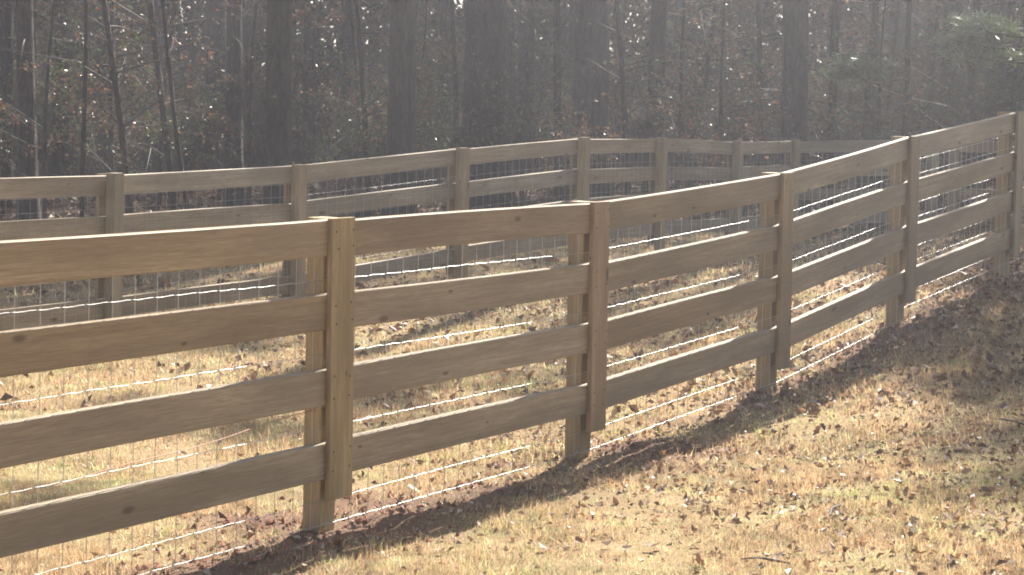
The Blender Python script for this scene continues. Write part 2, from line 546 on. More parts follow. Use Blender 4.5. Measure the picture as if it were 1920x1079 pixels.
def build_fence(name, label, posts, seed, wr=0.0012, flip=False, first_mesh=0, fascia_tint=None, wire_off=None):
    r = random.Random(seed)
    root = empty(name, (posts[0][0], posts[0][1], posts[0][3]))
    tag(root, label, 'fence')
    P = [np.array(p[:2]) for p in posts]
    dirs = [(b - a) / np.linalg.norm(b - a) for a, b in zip(P[:-1], P[1:])]
    if flip:                                           # boards on the far side, posts towards the viewer
        for i in range(len(P)):
            d = dirs[min(i, len(dirs) - 1)] + dirs[max(i - 1, 0)]
            d = d / np.linalg.norm(d)
            P[i] = P[i] + np.array((-d[1], d[0])) * (FT + BT + 0.006 + PW / 2)
        dirs = [(b - a) / np.linalg.norm(b - a) for a, b in zip(P[:-1], P[1:])]
    fs = -1.0 if flip else 1.0
    for i, p in enumerate(posts):
        d = dirs[min(i, len(dirs) - 1)] + dirs[max(i - 1, 0)]
        d = d / np.linalg.norm(d)
        n = np.array((d[1], -d[0])) * fs
        top = p[2]
        ft = (fascia_tint or {}).get(i) or tint(r)
        cf = P[i] - n * FT / 2
        upright('post_board', cf, d, n, FW, FT, top - 1.10 + r.uniform(-.02, .02), top + 0.008, root, ft, (r.uniform(-.006, .006), 0))
        cp = P[i] - n * (FT + BT + 0.006 + PW / 2)
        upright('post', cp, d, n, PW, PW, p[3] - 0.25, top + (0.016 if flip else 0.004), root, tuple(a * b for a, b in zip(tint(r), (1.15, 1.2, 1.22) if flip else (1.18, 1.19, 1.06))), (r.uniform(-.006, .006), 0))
    if not flip:
        nb = Bag()
        for i, p in enumerate(posts):
            d = dirs[min(i, len(dirs) - 1)] + dirs[max(i - 1, 0)]
            d = np.array((*(d / np.linalg.norm(d)), 0)); n = np.array((d[1], -d[0], 0))
            for k in range(4):
                for sx in (-0.045, 0.045):
                    for sz in (-0.035, -0.105):
                        c = np.array((*P[i], p[2] - k * PITCH + sz)) + d * (sx + r.uniform(-.008, .008)) + n * 0.0015 + np.array((0, 0, r.uniform(-.01, .01)))
                        an = np.linspace(0, 2 * np.pi, 7)[:-1]
                        nb.add([c] + [c - n * 0.0015 + 0.0048 * (math.cos(q) * d + math.sin(q) * np.array((0, 0, 1))) for q in an],
                               [(0, 1 + q, 1 + (q + 1) % 6) for q in range(6)])
        put('nails', nb.build('nails'), M_NAIL, root, -np.array(root.location))['kind'] = 'stuff'
    for i, (a, b) in enumerate(zip(posts[:-1], posts[1:])):
        d = dirs[i]
        n = np.array((d[1], -d[0])) * fs
        n3 = np.array((n[0], n[1], 0))
        for k in range(4):
            e0, e1 = r.uniform(-.006, .006), r.uniform(-.006, .006)
            A = np.array((*(P[i] + d * 0.003), a[2] - k * PITCH + e0)) - n3 * (FT + 0.001)
            B = np.array((*(P[i + 1] - d * 0.003), b[2] - k * PITCH + e1)) - n3 * (FT + 0.001)
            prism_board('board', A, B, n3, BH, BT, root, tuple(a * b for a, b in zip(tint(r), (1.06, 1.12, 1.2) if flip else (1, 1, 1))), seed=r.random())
        if i >= first_mesh:
            bag = Bag()
            off = 0.142 if wire_off is None else wire_off[i]
            Ln = np.linalg.norm(P[i + 1] - P[i])
            base = lambda s: P[i] + d * s - n * (FT + BT + 0.0035)
            S = np.arange(0, Ln + 0.02, 0.0254)
            zt = lambda s: a[2] + (b[2] - a[2]) * s / Ln
            for w in range(12):
                ph = r.uniform(0, 6)
                sag = r.uniform(-.004, .004)
                pts = []
                for s in S:
                    q = base(s)
                    crimp = 0.0013 * math.sin(s / 0.1016 * 2 * math.pi + ph)
                    pts.append((q[0], q[1], zt(s) - off - w * 0.0965 + crimp + sag * math.sin(s / Ln * 3.14) + 0.0025 * mnoise.noise((s * 3, w * 7.1, i))))
                bag.tube(pts, wr, 4)
            for s in np.arange(0.04, Ln - 0.02, 0.1016):
                q = base(s) - n * 0.003
                zz = zt(s) - off
                wob = r.uniform(-.004, .004)
                bag.tube([(q[0], q[1], zz + 0.004), (q[0] + wob, q[1], zz - 0.35), (q[0] - wob, q[1], zz - 0.75), (q[0], q[1], zz - 1.07)], wr * 1.15, 4)
            o = put('wire_mesh', bag.build('wire_mesh', True), M_WIRE, root, -np.array(root.location))
            o['kind'] = 'stuff'
    return root


front = build_fence('board_fence', 'near four-board timber fence with wire mesh, climbing from bottom left to upper right', FRONT, 11,
                    wire_off=[.142, .142, .142, .14, .143, .165, .165, .165, .165],
                    fascia_tint={2: (1.1, 1.02, 0.82), 3: (1.04, 0.92, 0.82), 4: (0.98, 0.93, 0.82), 5: (0.85, 0.82, 0.76)})
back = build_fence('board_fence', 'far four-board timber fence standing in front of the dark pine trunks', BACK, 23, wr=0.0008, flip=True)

# the loose strand that hangs crookedly along the mesh left of the front post
bag = Bag()
pts = []
for s in np.linspace(0, 1, 30):
    q = FP[1] + (FP[2] - FP[1]) * (0.28 + 0.68 * s)
    z = FRONT[1][2] + (FRONT[2][2] - FRONT[1][2]) * (0.28 + 0.68 * s)
    pts.append((q[0] - 0.06, q[1] + 0.045, z - 0.83 + 0.085 * s + 0.006 * math.sin(s * 9)))
bag.tube(pts, 0.0018, 5)
put('loose_wire', bag.build('loose_wire', True), M_COPPER, front, -np.array(front.location))

# gate in the corner between the two fences
gate = empty('wooden_gate', (5.30, 20.5, gz(5.30, 20.5)))
tag(gate, 'timber gate with a diagonal brace at the far corner between the two fences', 'gate')
r = random.Random(5)
gd = np.array((1.45, -0.55)); gd = gd / np.linalg.norm(gd); gn = np.array((gd[1], -gd[0]))
g0 = np.array((5.30, 20.5)); g1 = g0 + gd * 1.35
zt0 = 1.63
for q in (g0, g1):
    upright('stile', q - gn * 0.012, gd, gn, 0.13, 0.024, zt0 - 1.15, zt0, gate, (0.95, 0.92, 0.85))
for k in range(4):
    A = np.array((*(g0 - gd * 0.06), zt0 - 0.01 - k * PITCH)) - np.array((*gn, 0)) * 0.026
    B = np.array((*(g1 + gd * 0.06), zt0 - 0.01 - k * PITCH)) - np.array((*gn, 0)) * 0.026
    prism_board('board', A, B, np.array((*gn, 0)), BH, BT, gate, tint(r), seed=k)
A = np.array((*(g0 + gd * 0.08), zt0 - 0.98)) + np.array((*gn, 0)) * 0.004
B = np.array((*(g1 - gd * 0.08), zt0 - 0.14)) + np.array((*gn, 0)) * 0.004
prism_board('brace', A, B, np.array((*gn, 0)), 0.10, 0.022, gate, (1.1, 1.05, 0.95), seed=9)
gp = empty('gate_post', (g1[0] + gd[0] * 0.2, g1[1] + gd[1] * 0.2, gz(*(g1 + gd * 0.2))))
tag(gp, 'square timber gate post at the latch side of the far gate', 'post')
upright('post', g1 + gd * 0.2, gd, gn, 0.12, 0.12, gp.location[2] - 0.2, zt0 + 0.03, gp, (0.95, 0.92, 0.85))

# ------------------------------------------------------------------ trees
def tuft_needles(n, r, L=0.26, spread=1.0):
    """a spray of long pine needles: thin quads fanning from one point"""
    V, F = [], []
    for i in range(n):
        d = np.array([r.gauss(0, 1), r.gauss(0, 1), r.gauss(0.25, 0.8)])
        d /= np.linalg.norm(d)
        s = np.cross(d, [r.gauss(0, 1), r.gauss(0, 1), r.gauss(0, 1)])
        s /= np.linalg.norm(s) + 1e-6
        l = L * r.uniform(0.6, 1.1)
        w = 0.016 * L / 0.26
        k = len(V)
        V += [d * l * 0.1 - s * w, d * l * 0.1 + s * w, d * l + s * w * 0.4, d * l - s * w * 0.4]
        F.append((k, k + 1, k + 2, k + 3))
    return np.array(V), np.array(F)


GREENS = [(0.075, 0.105, 0.035), (0.10, 0.125, 0.045), (0.055, 0.085, 0.03), (0.13, 0.13, 0.05)]
BROWNS = [(0.17, 0.10, 0.05), (0.22, 0.135, 0.07), (0.12, 0.065, 0.035), (0.26, 0.18, 0.10)]
REDS = [(0.17, 0.075, 0.045), (0.21, 0.10, 0.055), (0.13, 0.06, 0.04)]


def make_pine(seed, h, r0, crown_from=0.62, ntuft=260, crown_r=2.2):
    r = random.Random(seed)
    root = empty('pine_tree', (0, 0, 0))
    tr = Bag()
    n = 14
    ph = r.uniform(0, 6); amp = r.uniform(0.03, 0.14)
    ax_ = lambda s: np.array((amp * math.sin(s * 3.2 + ph) * s, amp * math.cos(s * 2.6 + ph) * s, 0))
    pts, rad = [], []
    for i in range(n + 1):
        s = i / n
        pts.append(ax_(s) + (0, 0, h * s - 0.3))
        flare = 1 + 0.45 * math.exp(-s * h / 0.35)
        rad.append(r0 * flare * (1 - 0.78 * s ** 1.15))
    tr.tube(pts, rad, 10)
    me_t = tr.build('trunk', True)
    # roughen the silhouette
    co = np.empty(len(me_t.vertices) * 3, dtype=np.float32); me_t.vertices.foreach_get('co', co)
    co = co.reshape(-1, 3)
    for i, v in enumerate(co):
        k = 1 + 0.10 * mnoise.noise((v[0] * 7, v[1] * 7, v[2] * 1.7 + seed))
        v[0] *= k; v[1] *= k
    me_t.vertices.foreach_set('co', co.ravel())
    put('trunk', me_t, M_BARK, root)
    lb, cr = Bag(), Bag()
    # dead stubs and thin bare limbs low on the trunk
    for i in range(9):
        s = r.uniform(0.10, crown_from)
        a = r.uniform(0, 6.28)
        L = r.uniform(0.4, 1.7)
        p0 = ax_(s) + (0, 0, h * s - 0.3)
        d = np.array((math.cos(a), math.sin(a), r.uniform(-0.45, 0.15)))
        lb.tube([p0, p0 + d * L * 0.5, p0 + d * L + (0, 0, -0.12 * L)], [0.02, 0.014, 0.004], 5, (0.8, 0.8, 0.8))
    nl = 22
    tips = []
    for i in range(nl):
        s = crown_from + (1 - crown_from) * (i + r.random()) / nl
        a = i * 2.4 + r.uniform(-.4, .4)
        L = crown_r * (1.08 - 0.75 * (s - crown_from) / (1 - crown_from)) * r.uniform(0.6, 1.1)
        p0 = ax_(s) + (0, 0, h * s - 0.3)
        d = np.array((math.cos(a), math.sin(a), r.uniform(0.05, 0.45)))
        p1, p2 = p0 + d * L * 0.55, p0 + d * L + (0, 0, 0.15 * L)
        lb.tube([p0, p1, p2], [0.045, 0.028, 0.008], 5)
        tips.append((p0, p1, p2))
    for i in range(ntuft):
        p0, p1, p2 = r.choice(tips)
        t = r.random() ** 0.6
        p = p0 + (p2 - p0) * (0.35 + 0.65 * t) + np.array((r.gauss(0, .16), r.gauss(0, .16), r.gauss(0, .12)))
        V, F = tuft_needles(8, r, 0.30)
        c = np.array(r.choice(GREENS)) * r.uniform(0.7, 1.2)
        cr.add(V + p, F, c)
    put('limbs', lb.build('limbs', True), M_TWIG, root)['kind'] = 'stuff'
    put('crown', cr.build('crown'), M_NEEDLE, root)['kind'] = 'stuff'
    return root


def leaf_cards(cr, pts, size, cols, r, droop=0.0):
    for p in pts:
        d = np.array([r.gauss(0, 1), r.gauss(0, 1), r.gauss(-droop, 0.7)]); d /= np.linalg.norm(d)
        s = np.cross(d, [r.gauss(0, 1), r.gauss(0, 1), r.gauss(0, 1)]); s /= np.linalg.norm(s) + 1e-6
        l = size * r.uniform(0.6, 1.25)
        w = l * 0.30
        nrm = np.cross(d, s) * l * 0.12
        V = [p, p + d * l * 0.5 + s * w + nrm, p + d * l, p + d * l * 0.5 - s * w + nrm]
        cr.add(V, [(0, 1, 2), (0, 2, 3)], np.array(r.choice(cols)) * r.uniform(0.7, 1.25))


def make_hardwood(seed, h, r0, cols, nleaf, name='slim_tree', leaf=0.085, leaf_from=0.15):
    """slim understory tree: wandering stem, forks, fine twigs, few leaves left"""
    r = random.Random(seed)
    root = empty(name, (0, 0, 0))
    st, tw, cr = Bag(), Bag(), Bag()
    lean = np.array((r.uniform(-.07, .07), r.uniform(-.05, .05)))
    wig = r.uniform(0.06, 0.16)
    ph = r.uniform(0, 6)
    f = lambda s: np.array((lean[0] * h * s + wig * math.sin(s * 6 + ph) * s ** 0.6, lean[1] * h * s + wig * math.cos(s * 5 + ph) * s ** 0.6, h * s - 0.15))
    st.tube([f(s) for s in np.linspace(0, 1, 14)], [r0 * (1 - 0.85 * s) + 0.004 for s in np.linspace(0, 1, 14)], 7)
    tips = []
    for i in range(34):
        s = r.uniform(0.10, 0.97)
        a = r.uniform(0, 6.28)
        L = h * r.uniform(0.08, 0.26) * (1.15 - s)
        d = np.array((math.cos(a), math.sin(a), r.uniform(0.1, 0.9)))
        p0 = f(s)
        m_ = p0 + d * L * 0.5 + np.array((r.gauss(0, .08), r.gauss(0, .08), r.gauss(0, .05))) * L
        p2 = p0 + d * L + np.array((0, 0, r.uniform(-.25, .1))) * L
        rr = max(0.004, r0 * 0.35 * (1 - s))
        tw.tube([p0, m_, p2], [rr, rr * 0.6, 0.002], 4)
        tips.append((p0, m_, p2))
        for j in range(4):
            t = r.uniform(0.3, 1)
            q = p0 + (p2 - p0) * t
            e = d + np.array((r.gauss(0, .7), r.gauss(0, .7), r.gauss(0, .4)))
            q2 = q + e * L * 0.3
            tw.tube([q, (q + q2) / 2 + np.array((0, 0, .02)), q2], [0.004, 0.003, 0.0015], 3)
            tips.append((q, (q + q2) / 2, q2))
    P = []
    while len(P) < nleaf:
        p0, m_, p2 = r.choice(tips)
        if p0[2] < leaf_from * h: continue
        t = r.uniform(0.25, 1.05)
        P.append(p0 + (p2 - p0) * t + np.array((r.gauss(0, .05), r.gauss(0, .05), r.gauss(-.02, .05))))
    leaf_cards(cr, P, leaf, cols, r, 0.5)
    put('trunk', st.build('trunk', True), M_BARK, root)
    put('branches', tw.build('branches', True), M_TWIG, root)['kind'] = 'stuff'
    put('foliage', cr.build('foliage'), M_FOL, root)['kind'] = 'stuff'
    return root


def make_shrub(seed, h, w, cols, nleaf, leaf=0.07):
    r = random.Random(seed)
    root = empty('shrub', (0, 0, 0))
    tw, cr = Bag(), Bag()
    tips = []
    for i in range(16):
        a = r.uniform(0, 6.28)
        d = np.array((math.cos(a) * r.uniform(.1, 1) * w, math.sin(a) * r.uniform(.1, 1) * w, h * r.uniform(0.5, 1)))
        m_ = d * 0.5 + np.array((r.gauss(0, .1), r.gauss(0, .1), 0.1))
        tw.tube([(0, 0, -0.05), m_, d], [0.012, 0.008, 0.002], 4)
        tips.append((m_, d))
        for j in range(5):
            t = r.uniform(0.2, 1)
            q = m_ * (1 - t) + d * t
            q2 = q + np.array((r.gauss(0, .3) * w, r.gauss(0, .3) * w, r.gauss(.1, .18) * h))
            tw.tube([q, q2], [0.005, 0.0015], 3)
            tips.append((q, q2))
    P = []
    for i in range(nleaf):
        q, q2 = r.choice(tips)
        P.append(q + (q2 - q) * r.uniform(0.1, 1.1) + np.array((r.gauss(0, .06), r.gauss(0, .06), r.gauss(0, .05))))
    leaf_cards(cr, P, leaf, cols, r, 0.2)
    put('stems', tw.build('stems', True), M_TWIG, root)['kind'] = 'stuff'
    put('foliage', cr.build('foliage'), M_FOL, root)['kind'] = 'stuff'
    return root


ORD = ['first', 'second', 'third', 'fourth', 'fifth', 'sixth']
FARX = [212, 562, 868, 1096, 1242, 1385, 1492]
def where(x, d):
    px = 960 + FPX * x / d
    dep = 'near the far fence' if d < 27 else 'some way into the wood' if d < 36 else 'deep in the wood'
    if px < FARX[0]: return dep + ', left of the first far-fence post'
    for i in range(5):
        if px < FARX[i + 1]: return dep + ', between the %s and %s far-fence posts' % (ORD[i], ORD[i + 1])
    if px < 1492: return dep + ', just left of the far-fence corner post'
    if px < 1700: return dep + ', right of the far-fence corner post'
    return dep + ', at the right above the near fence'
PINES = [make_pine(100 + i, h, r0, cf, 240, crr) for i, (h, r0, cf, crr) in enumerate(
    [(21, 0.20, 0.66, 2.0), (23, 0.24, 0.68, 2.4), (19, 0.17, 0.64, 1.8), (22, 0.30, 0.66, 2.6)])]
PR0 = [0.20, 0.24, 0.17, 0.30]      # trunk radius of each kind
used = set()


def place(proto, x, y, label, cat, group=None, rz=None, s=1.0, tilt=(0, 0), sink=0.0):
    rz = random.uniform(0, 6.28) if rz is None else rz
    rot = (Matrix.Rotation(tilt[1], 3, 'Y') @ Matrix.Rotation(tilt[0], 3, 'X') @ Matrix.Rotation(rz, 3, 'Z')).to_euler()
    loc = (x, y, gz(x, y) - sink)
    if proto.name not in used:
        used.add(proto.name)
        o = proto
        o.location = loc; o.rotation_euler = rot; o.scale = (s, s, s)
    else:
        o = copy_tree(proto, loc, rot, s)
    for k in ('label', 'category', 'group'):
        if k in o: del o[k]
    return tag(o, label, cat, group)


# trunks that stand out, left to right: x in the frame, apparent width, distance, label
TRUNKS = [
    (8, 17, 24, 'dark pine trunk half cut off by the left edge of the picture'),
    (55, 25, 21, 'dark leaning pine trunk nearest the left edge, left of the thin bare stems'),
    (112, 30, 27, 'grey pine trunk just left of the first far-fence post'),
    (188, 27, 33, 'shaded pine trunk rising directly behind the first far-fence post'),
    (405, 40, 31, 'reddish brown pine trunk midway between the first and second far-fence posts'),
    (440, 18, 24, 'slim dark pine trunk left of the broad trunk behind the second far-fence post'),
    (520, 55, 19, 'broad dark pine trunk just left of the second far-fence post'),
    (578, 18, 34, 'slim pine trunk rising directly behind the second far-fence post'),
    (645, 22, 38, 'slim shaded pine trunk right of the second far-fence post'),
    (752, 56, 21, 'broad black pine trunk midway between the second and third far-fence posts'),
    (828, 28, 36, 'grey pine trunk just left of the third far-fence post'),
    (905, 84, 24.5, 'thickest pine trunk, hazy grey, just right of the third far-fence post'),
    (985, 33, 34, 'narrow hazy pine trunk right of the thickest trunk'),
    (1105, 74, 26, 'wide hazy pine trunk behind the fourth far-fence post'),
    (1226, 36, 27, 'straight dark pine trunk behind the fifth far-fence post'),
    (1318, 48, 33, 'hazy pine trunk between the fifth and sixth far-fence posts'),
    (1398, 22, 38, 'slim pine trunk rising behind the sixth far-fence post'),
    (1490, 52, 23, 'tall dark pine trunk behind the corner post of the far fence'),
    (1568, 52, 35, 'brownish pine trunk right of the corner post of the far fence'),
    (1700, 28, 36, 'hazy pine trunk above the point where the two fence tops meet'),
    (1778, 36, 28.5, 'grey pine trunk with bare drooping limbs beside the green bough at right'),
    (1862, 30, 31, 'pine trunk under the pale green bough at the right edge'),
]
for i, (px, w, d, lab) in enumerate(TRUNKS):
    rad = w * d / FPX / 2
    k = min(range(4), key=lambda j: abs(PR0[j] - rad))
    s = rad / PR0[k]
    s = max(0.72, min(1.15, s))
    if px in (1778, 1862): k, s = 1, 0.77          # a taller one, with a wider crown
    x = (px - 960) * d / FPX
    tl = (0.0, R_({55: -2.0, 440: -1.0, 1226: 0.6}.get(px, random.uniform(-0.8, 0.8))))
    place(PINES[k], x, d, lab, 'tree', 'pine trunks at the edge of the wood', s=s, tilt=tl)

# deep wood: alike trunks far behind
for i in range(70):
    for _ in range(30):
        y = random.uniform(33, 68)
        x = random.uniform(-0.36, 0.42) * y
        if y > 38 or random.random() < 0.3: break
    place(PINES[random.choice((0, 1, 2))], x, y, 'slim hazy pine trunk ' + where(x, y), 'tree',
          'slim pine trunks deep in the wood', s=random.uniform(0.7, 1.0), tilt=(0, R_(random.uniform(-1, 1))))

# slim bare stems and saplings in front of the pines
HW = [make_hardwood(201, 9.0, 0.050, BROWNS + REDS[:1], 420, 'sapling', 0.075), make_hardwood(202, 7.5, 0.038, GREENS[:2] + BROWNS, 520, 'sapling', 0.07),
      make_hardwood(203, 8.5, 0.060, BROWNS, 260, 'sapling', 0.08), make_hardwood(204, 6.0, 0.030, REDS + BROWNS[:2], 620, 'sapling', 0.07)]
HR = [0.050, 0.038, 0.060, 0.030]
STEMS = [
    (158, 9, 19, 1, 0.5, 'thin dark stem left of the first far-fence post'),
    (250, 14, 19, 2, -3.0, 'dark bare stem rising right of the first far-fence post, leaning right towards its foot'),
    (335, 14, 20, 0, -4.5, 'crooked dark stem leaning left, midway between the first two far-fence posts'),
    (368, 8, 18.5, 1, -7.0, 'thinnest stem, leaning strongly left, beside the crooked stem'),
    (470, 8, 21, 3, 1.5, 'thin russet-leaved sapling left of the second far-fence post'),
    (85, 9, 20.5, 3, 2.0, 'russet-leaved sapling behind the fence near the left edge'),
    (210, 9, 23, 0, -2.0, 'brown-leaved sapling behind the first far-fence post'),
    (300, 9, 24, 3, 1.0, 'red-leaved sapling behind the two crooked stems'),
    (690, 8, 23, 2, 0.5, 'thin bare stem left of the broad black trunk'),
    (1040, 9, 26, 1, -1.0, 'thin greenish sapling between the two widest hazy trunks'),
    (1270, 8, 27, 1, 1.0, 'thin greenish sapling right of the straight dark trunk behind the fifth far-fence post'),
    (1660, 11, 27, 2, -2.0, 'thin bare stem left of the trunk with drooping limbs'),
    (1735, 12, 29, 0, 0.0, 'brown-leaved sapling against the trunk with drooping limbs'),
    (1828, 12, 29, 3, 2.5, 'sapling with a red leaf cluster high at the right edge'),
]
for px, w, d, k, tl, lab in STEMS:
    s = max(0.75, min(1.25, (w * d / FPX / 2) / HR[k]))
    place(HW[k], (px - 960) * d / FPX, d, lab, 'sapling', 'saplings along the edge of the wood', s=s, tilt=(0, R_(tl)))
for i in range(64):
    d = random.uniform(23, 46)
    x = random.uniform(-0.34, 0.40) * d
    place(HW[random.randrange(4)], x, d, 'slim leafy sapling ' + where(x, d), 'sapling', 'saplings deep in the wood', s=random.uniform(0.7, 1.2),
          tilt=(0, R_(random.uniform(-4, 4))))

SHRUBS = [make_shrub(301, 2.2, 1.1, GREENS, 900), make_shrub(302, 1.6, 0.9, BROWNS, 800), make_shrub(303, 2.6, 1.2, GREENS[:2] + BROWNS[:2], 1000, 0.08),
          make_shrub(304, 1.8, 1.0, REDS + BROWNS, 700)]
LB = ['green shrub', 'brown shrub', 'tall mottled shrub', 'russet shrub']
for i in range(110):
    d = random.uniform(21.5, 46)
    x = random.uniform(-0.34, 0.40) * d
    if d < 21.5 + 0.25 * max(0, x): d += 3
    k = random.choice((0, 1, 2, 2, 0, 3))
    place(SHRUBS[k], x, d, LB[k] + ' ' + where(x, d), 'shrub', LB[k] + 's of the undergrowth', s=random.uniform(0.7, 1.4))

# green pine boughs that catch the light, upper right: young pines with low limbs
def make_young_pine(seed, h, r0, limbs):
    r = random.Random(seed)
    root = empty('young_pine', (0, 0, 0))
    st, lb, cr = Bag(), Bag(), Bag()
    st.tube([(0.05 * math.sin(s * 4), 0.05 * math.cos(s * 3), h * s - 0.2) for s in np.linspace(0, 1, 12)], [r0 * (1 - 0.85 * s) + 0.005 for s in np.linspace(0, 1, 12)], 8)
    for z, a, L, rise in limbs:
        d = np.array((math.cos(a), math.sin(a), rise))
        p0 = np.array((0, 0, z)); p1 = p0 + d * L * 0.5; p2 = p0 + d * L + (0, 0, 0.06 * L)
        lb.tube([p0, p1, p2], [0.02, 0.013, 0.004], 5)
        for j in range(int(60 * L)):
            t = r.uniform(0.35, 1.05)
            p = p0 + (p2 - p0) * t + np.array((r.gauss(0, .10), r.gauss(0, .10), r.gauss(0, .05)))
            V, F = tuft_needles(12, r, 0.17)
            cr.add(V * np.array((1, 1, 0.7)) + p, F, np.array(r.choice([(0.17, 0.23, 0.09), (0.22, 0.27, 0.12), (0.13, 0.18, 0.07)])) * r.uniform(.8, 1.2))
    put('trunk', st.build('trunk', True), M_BARK, root)
    put('limbs', lb.build('limbs', True), M_TWIG, root)['kind'] = 'stuff'
    put('crown', cr.build('crown'), M_NEEDLE, root)['kind'] = 'stuff'
    return root

yp = make_young_pine(31, 6.5, 0.05, [(1.95, 3.1, 1.0, 0.03), (2.05, 3.3, 0.85, 0.08), (3.0, 2.2, 1.2, 0.2), (3.6, 3.5, 1.1, 0.2), (4.4, 1.0, 1.2, 0.3), (5.2, 3.0, 1.0, 0.4), (6.0, 0, .7, .5), (6.2, 2.5, .6, .6)])
place(yp, (1690 - 960) * 22.5 / FPX, 22.5, 'young pine with a pale green bough lit by the sun, right of the corner post', 'tree', rz=0.0)
yp2 = make_young_pine(32, 7.5, 0.06, [(2.1, 3.2, 1.0, 0.02), (2.25, 3.05, 1.1, 0.06), (2.4, 3.3, 0.95, 0.1), (2.5, 2.8, 1.0, 0.08), (3.8, 3.0, 1.3, 0.15), (4.2, 3.8, 1.2, 0.2), (3.2, 4.6, 1.1, 0.15), (5.0, 1.2, 1.2, 0.3), (6.2, 3, 1, 0.4), (7, 0.5, .7, .5)])
place(yp2, (1935 - 960) * 21.5 / FPX, 21.5, 'young pine whose green boughs hang into the picture at the upper right corner', 'tree', rz=0.0)

# a dead limb leaning down beside the trunk at right
dead = empty('dead_branch', ((1778 - 960) * 24 / FPX, 24.0, gz(6.1, 24)))
tag(dead, 'pale dead branch drooping to the right in front of the grey trunk at upper right', 'branch')
bag = Bag()
o3 = np.array(dead.location)
def wp(px, py, d): return np.array(((px - 960) * d / FPX, d, EYE + (200 - py) * d / FPX - 0.25))
for pl, rr in (([(1630, 112, 23.7), (1672, 126, 23.6), (1706, 136, 23.6), (1738, 142, 23.7)], 0.011), ([(1700, 133, 23.6), (1730, 165, 23.6), (1755, 180, 23.6), (1778, 200, 23.8)], 0.010),
               ([(1668, 196, 23.6), (1712, 206, 23.6), (1745, 217, 23.6), (1776, 229, 23.8)], 0.010), ([(1738, 142, 23.7), (1778, 150, 23.9)], 0.012), ([(1640, 60, 23.6), (1700, 75, 23.7), (1745, 100, 23.8), (1775, 118, 23.8)], 0.009)):
    bag.tube([wp(*q) - o3 for q in pl], np.linspace(rr * 0.5, rr, len(pl)), 5)
put('twigs', bag.build('twigs', True), mat_plain('dead_wood', (0.5, 0.45, 0.40), 0.5), dead)

# pines outside the picture to the right and beyond: they throw the patchy shade on the lawn
PINES.append(make_pine(110, 16.0, 0.17, 0.90, 90, 1.1))
PINES.append(make_pine(111, 10.6, 0.14, 0.22, 800, 1.15))
for x, y, k, s in ((9.9, 25.0, 4, 1.0), (7.3, 20.6, 5, 1.0), (13.2, 27.5, 3, 0.9), (8.6, 20.5, 2, 0.62), (13.5, 31, 0, 1.0), (14, 23, 1, 0.9), (12.0, 20.0, 2, 0.7), (17, 28, 3, 1.0), (16, 35, 1, 1.0)):
    place(PINES[k], x, y, 'tall pine at the edge of the wood, just outside the right edge of the picture', 'tree', 'pines right of the picture', s=s, rz=1.3 * k)

# ------------------------------------------------------------------ the wood far behind, one mass of leaves
nf = 330000
fx = rng.uniform(-30, 36, nf); fy = rng.uniform(42, 62, nf)
fz = ground_np(fx, fy) + 12.5 * rng.random(nf)
nc = 36000                                          # and its canopy overhead
cx_ = rng.uniform(-34, 44, nc); cy_ = rng.uniform(38, 80, nc); cz_ = rng.uniform(11, 17, nc)
def cards(px, py, pz, size, cols, flat=0.0, curl=0.12, spread=0.0):
    n = len(px)
    d = rng.normal(size=(n, 3)); d[:, 2] *= (1 - flat)
    d /= np.linalg.norm(d, axis=1)[:, None]
    e = rng.normal(size=(n, 3)); e[:, 2] *= (1 - flat)
    s = np.cross(d, np.cross(d, e)); s /= np.linalg.norm(s, axis=1)[:, None] + 1e-9
    P = np.stack([px, py, pz], 1)
    l = (size * rng.uniform(0.6, 1.3, n) * np.clip(np.exp(rng.normal(-0.1, 1, n) * spread), 0.5, 1.5))[:, None]
    nr = np.cross(d, s) * l * curl
    V = np.stack([P - d * l * .5, P + s * l * 0.3 + nr, P + d * l * .5, P - s * l * 0.3 + nr], 1).reshape(-1, 3)
    i = np.arange(n)[:, None] * 4
    F = np.concatenate([i + [0, 1, 2], i + [0, 2, 3]])
    c = np.repeat(cols, 4, axis=0)
    return V, F, c
pal = np.array(GREENS + BROWNS + REDS[:1])
cc = pal[(vnoise(fx, fz + fy, 2.0, 8) * 0.999 * len(pal)).astype(int) % len(pal)] * rng.uniform(0.6, 1.2, (len(fx), 1))
V, F, c = cards(fx, fy, fz, 0.26, cc)
V2, F2, c2 = cards(cx_, cy_, cz_, 0.60, pal[rng.integers(0, 4, nc)] * rng.uniform(0.7, 1.2, (nc, 1)))
F = np.concatenate([F, F2 + len(V)]); V = np.concatenate([V, V2]); c = np.concatenate([c, c2])
tag(put('far_woods', mesh_np('far_woods', V, F, c), M_FOL), kind='stuff')

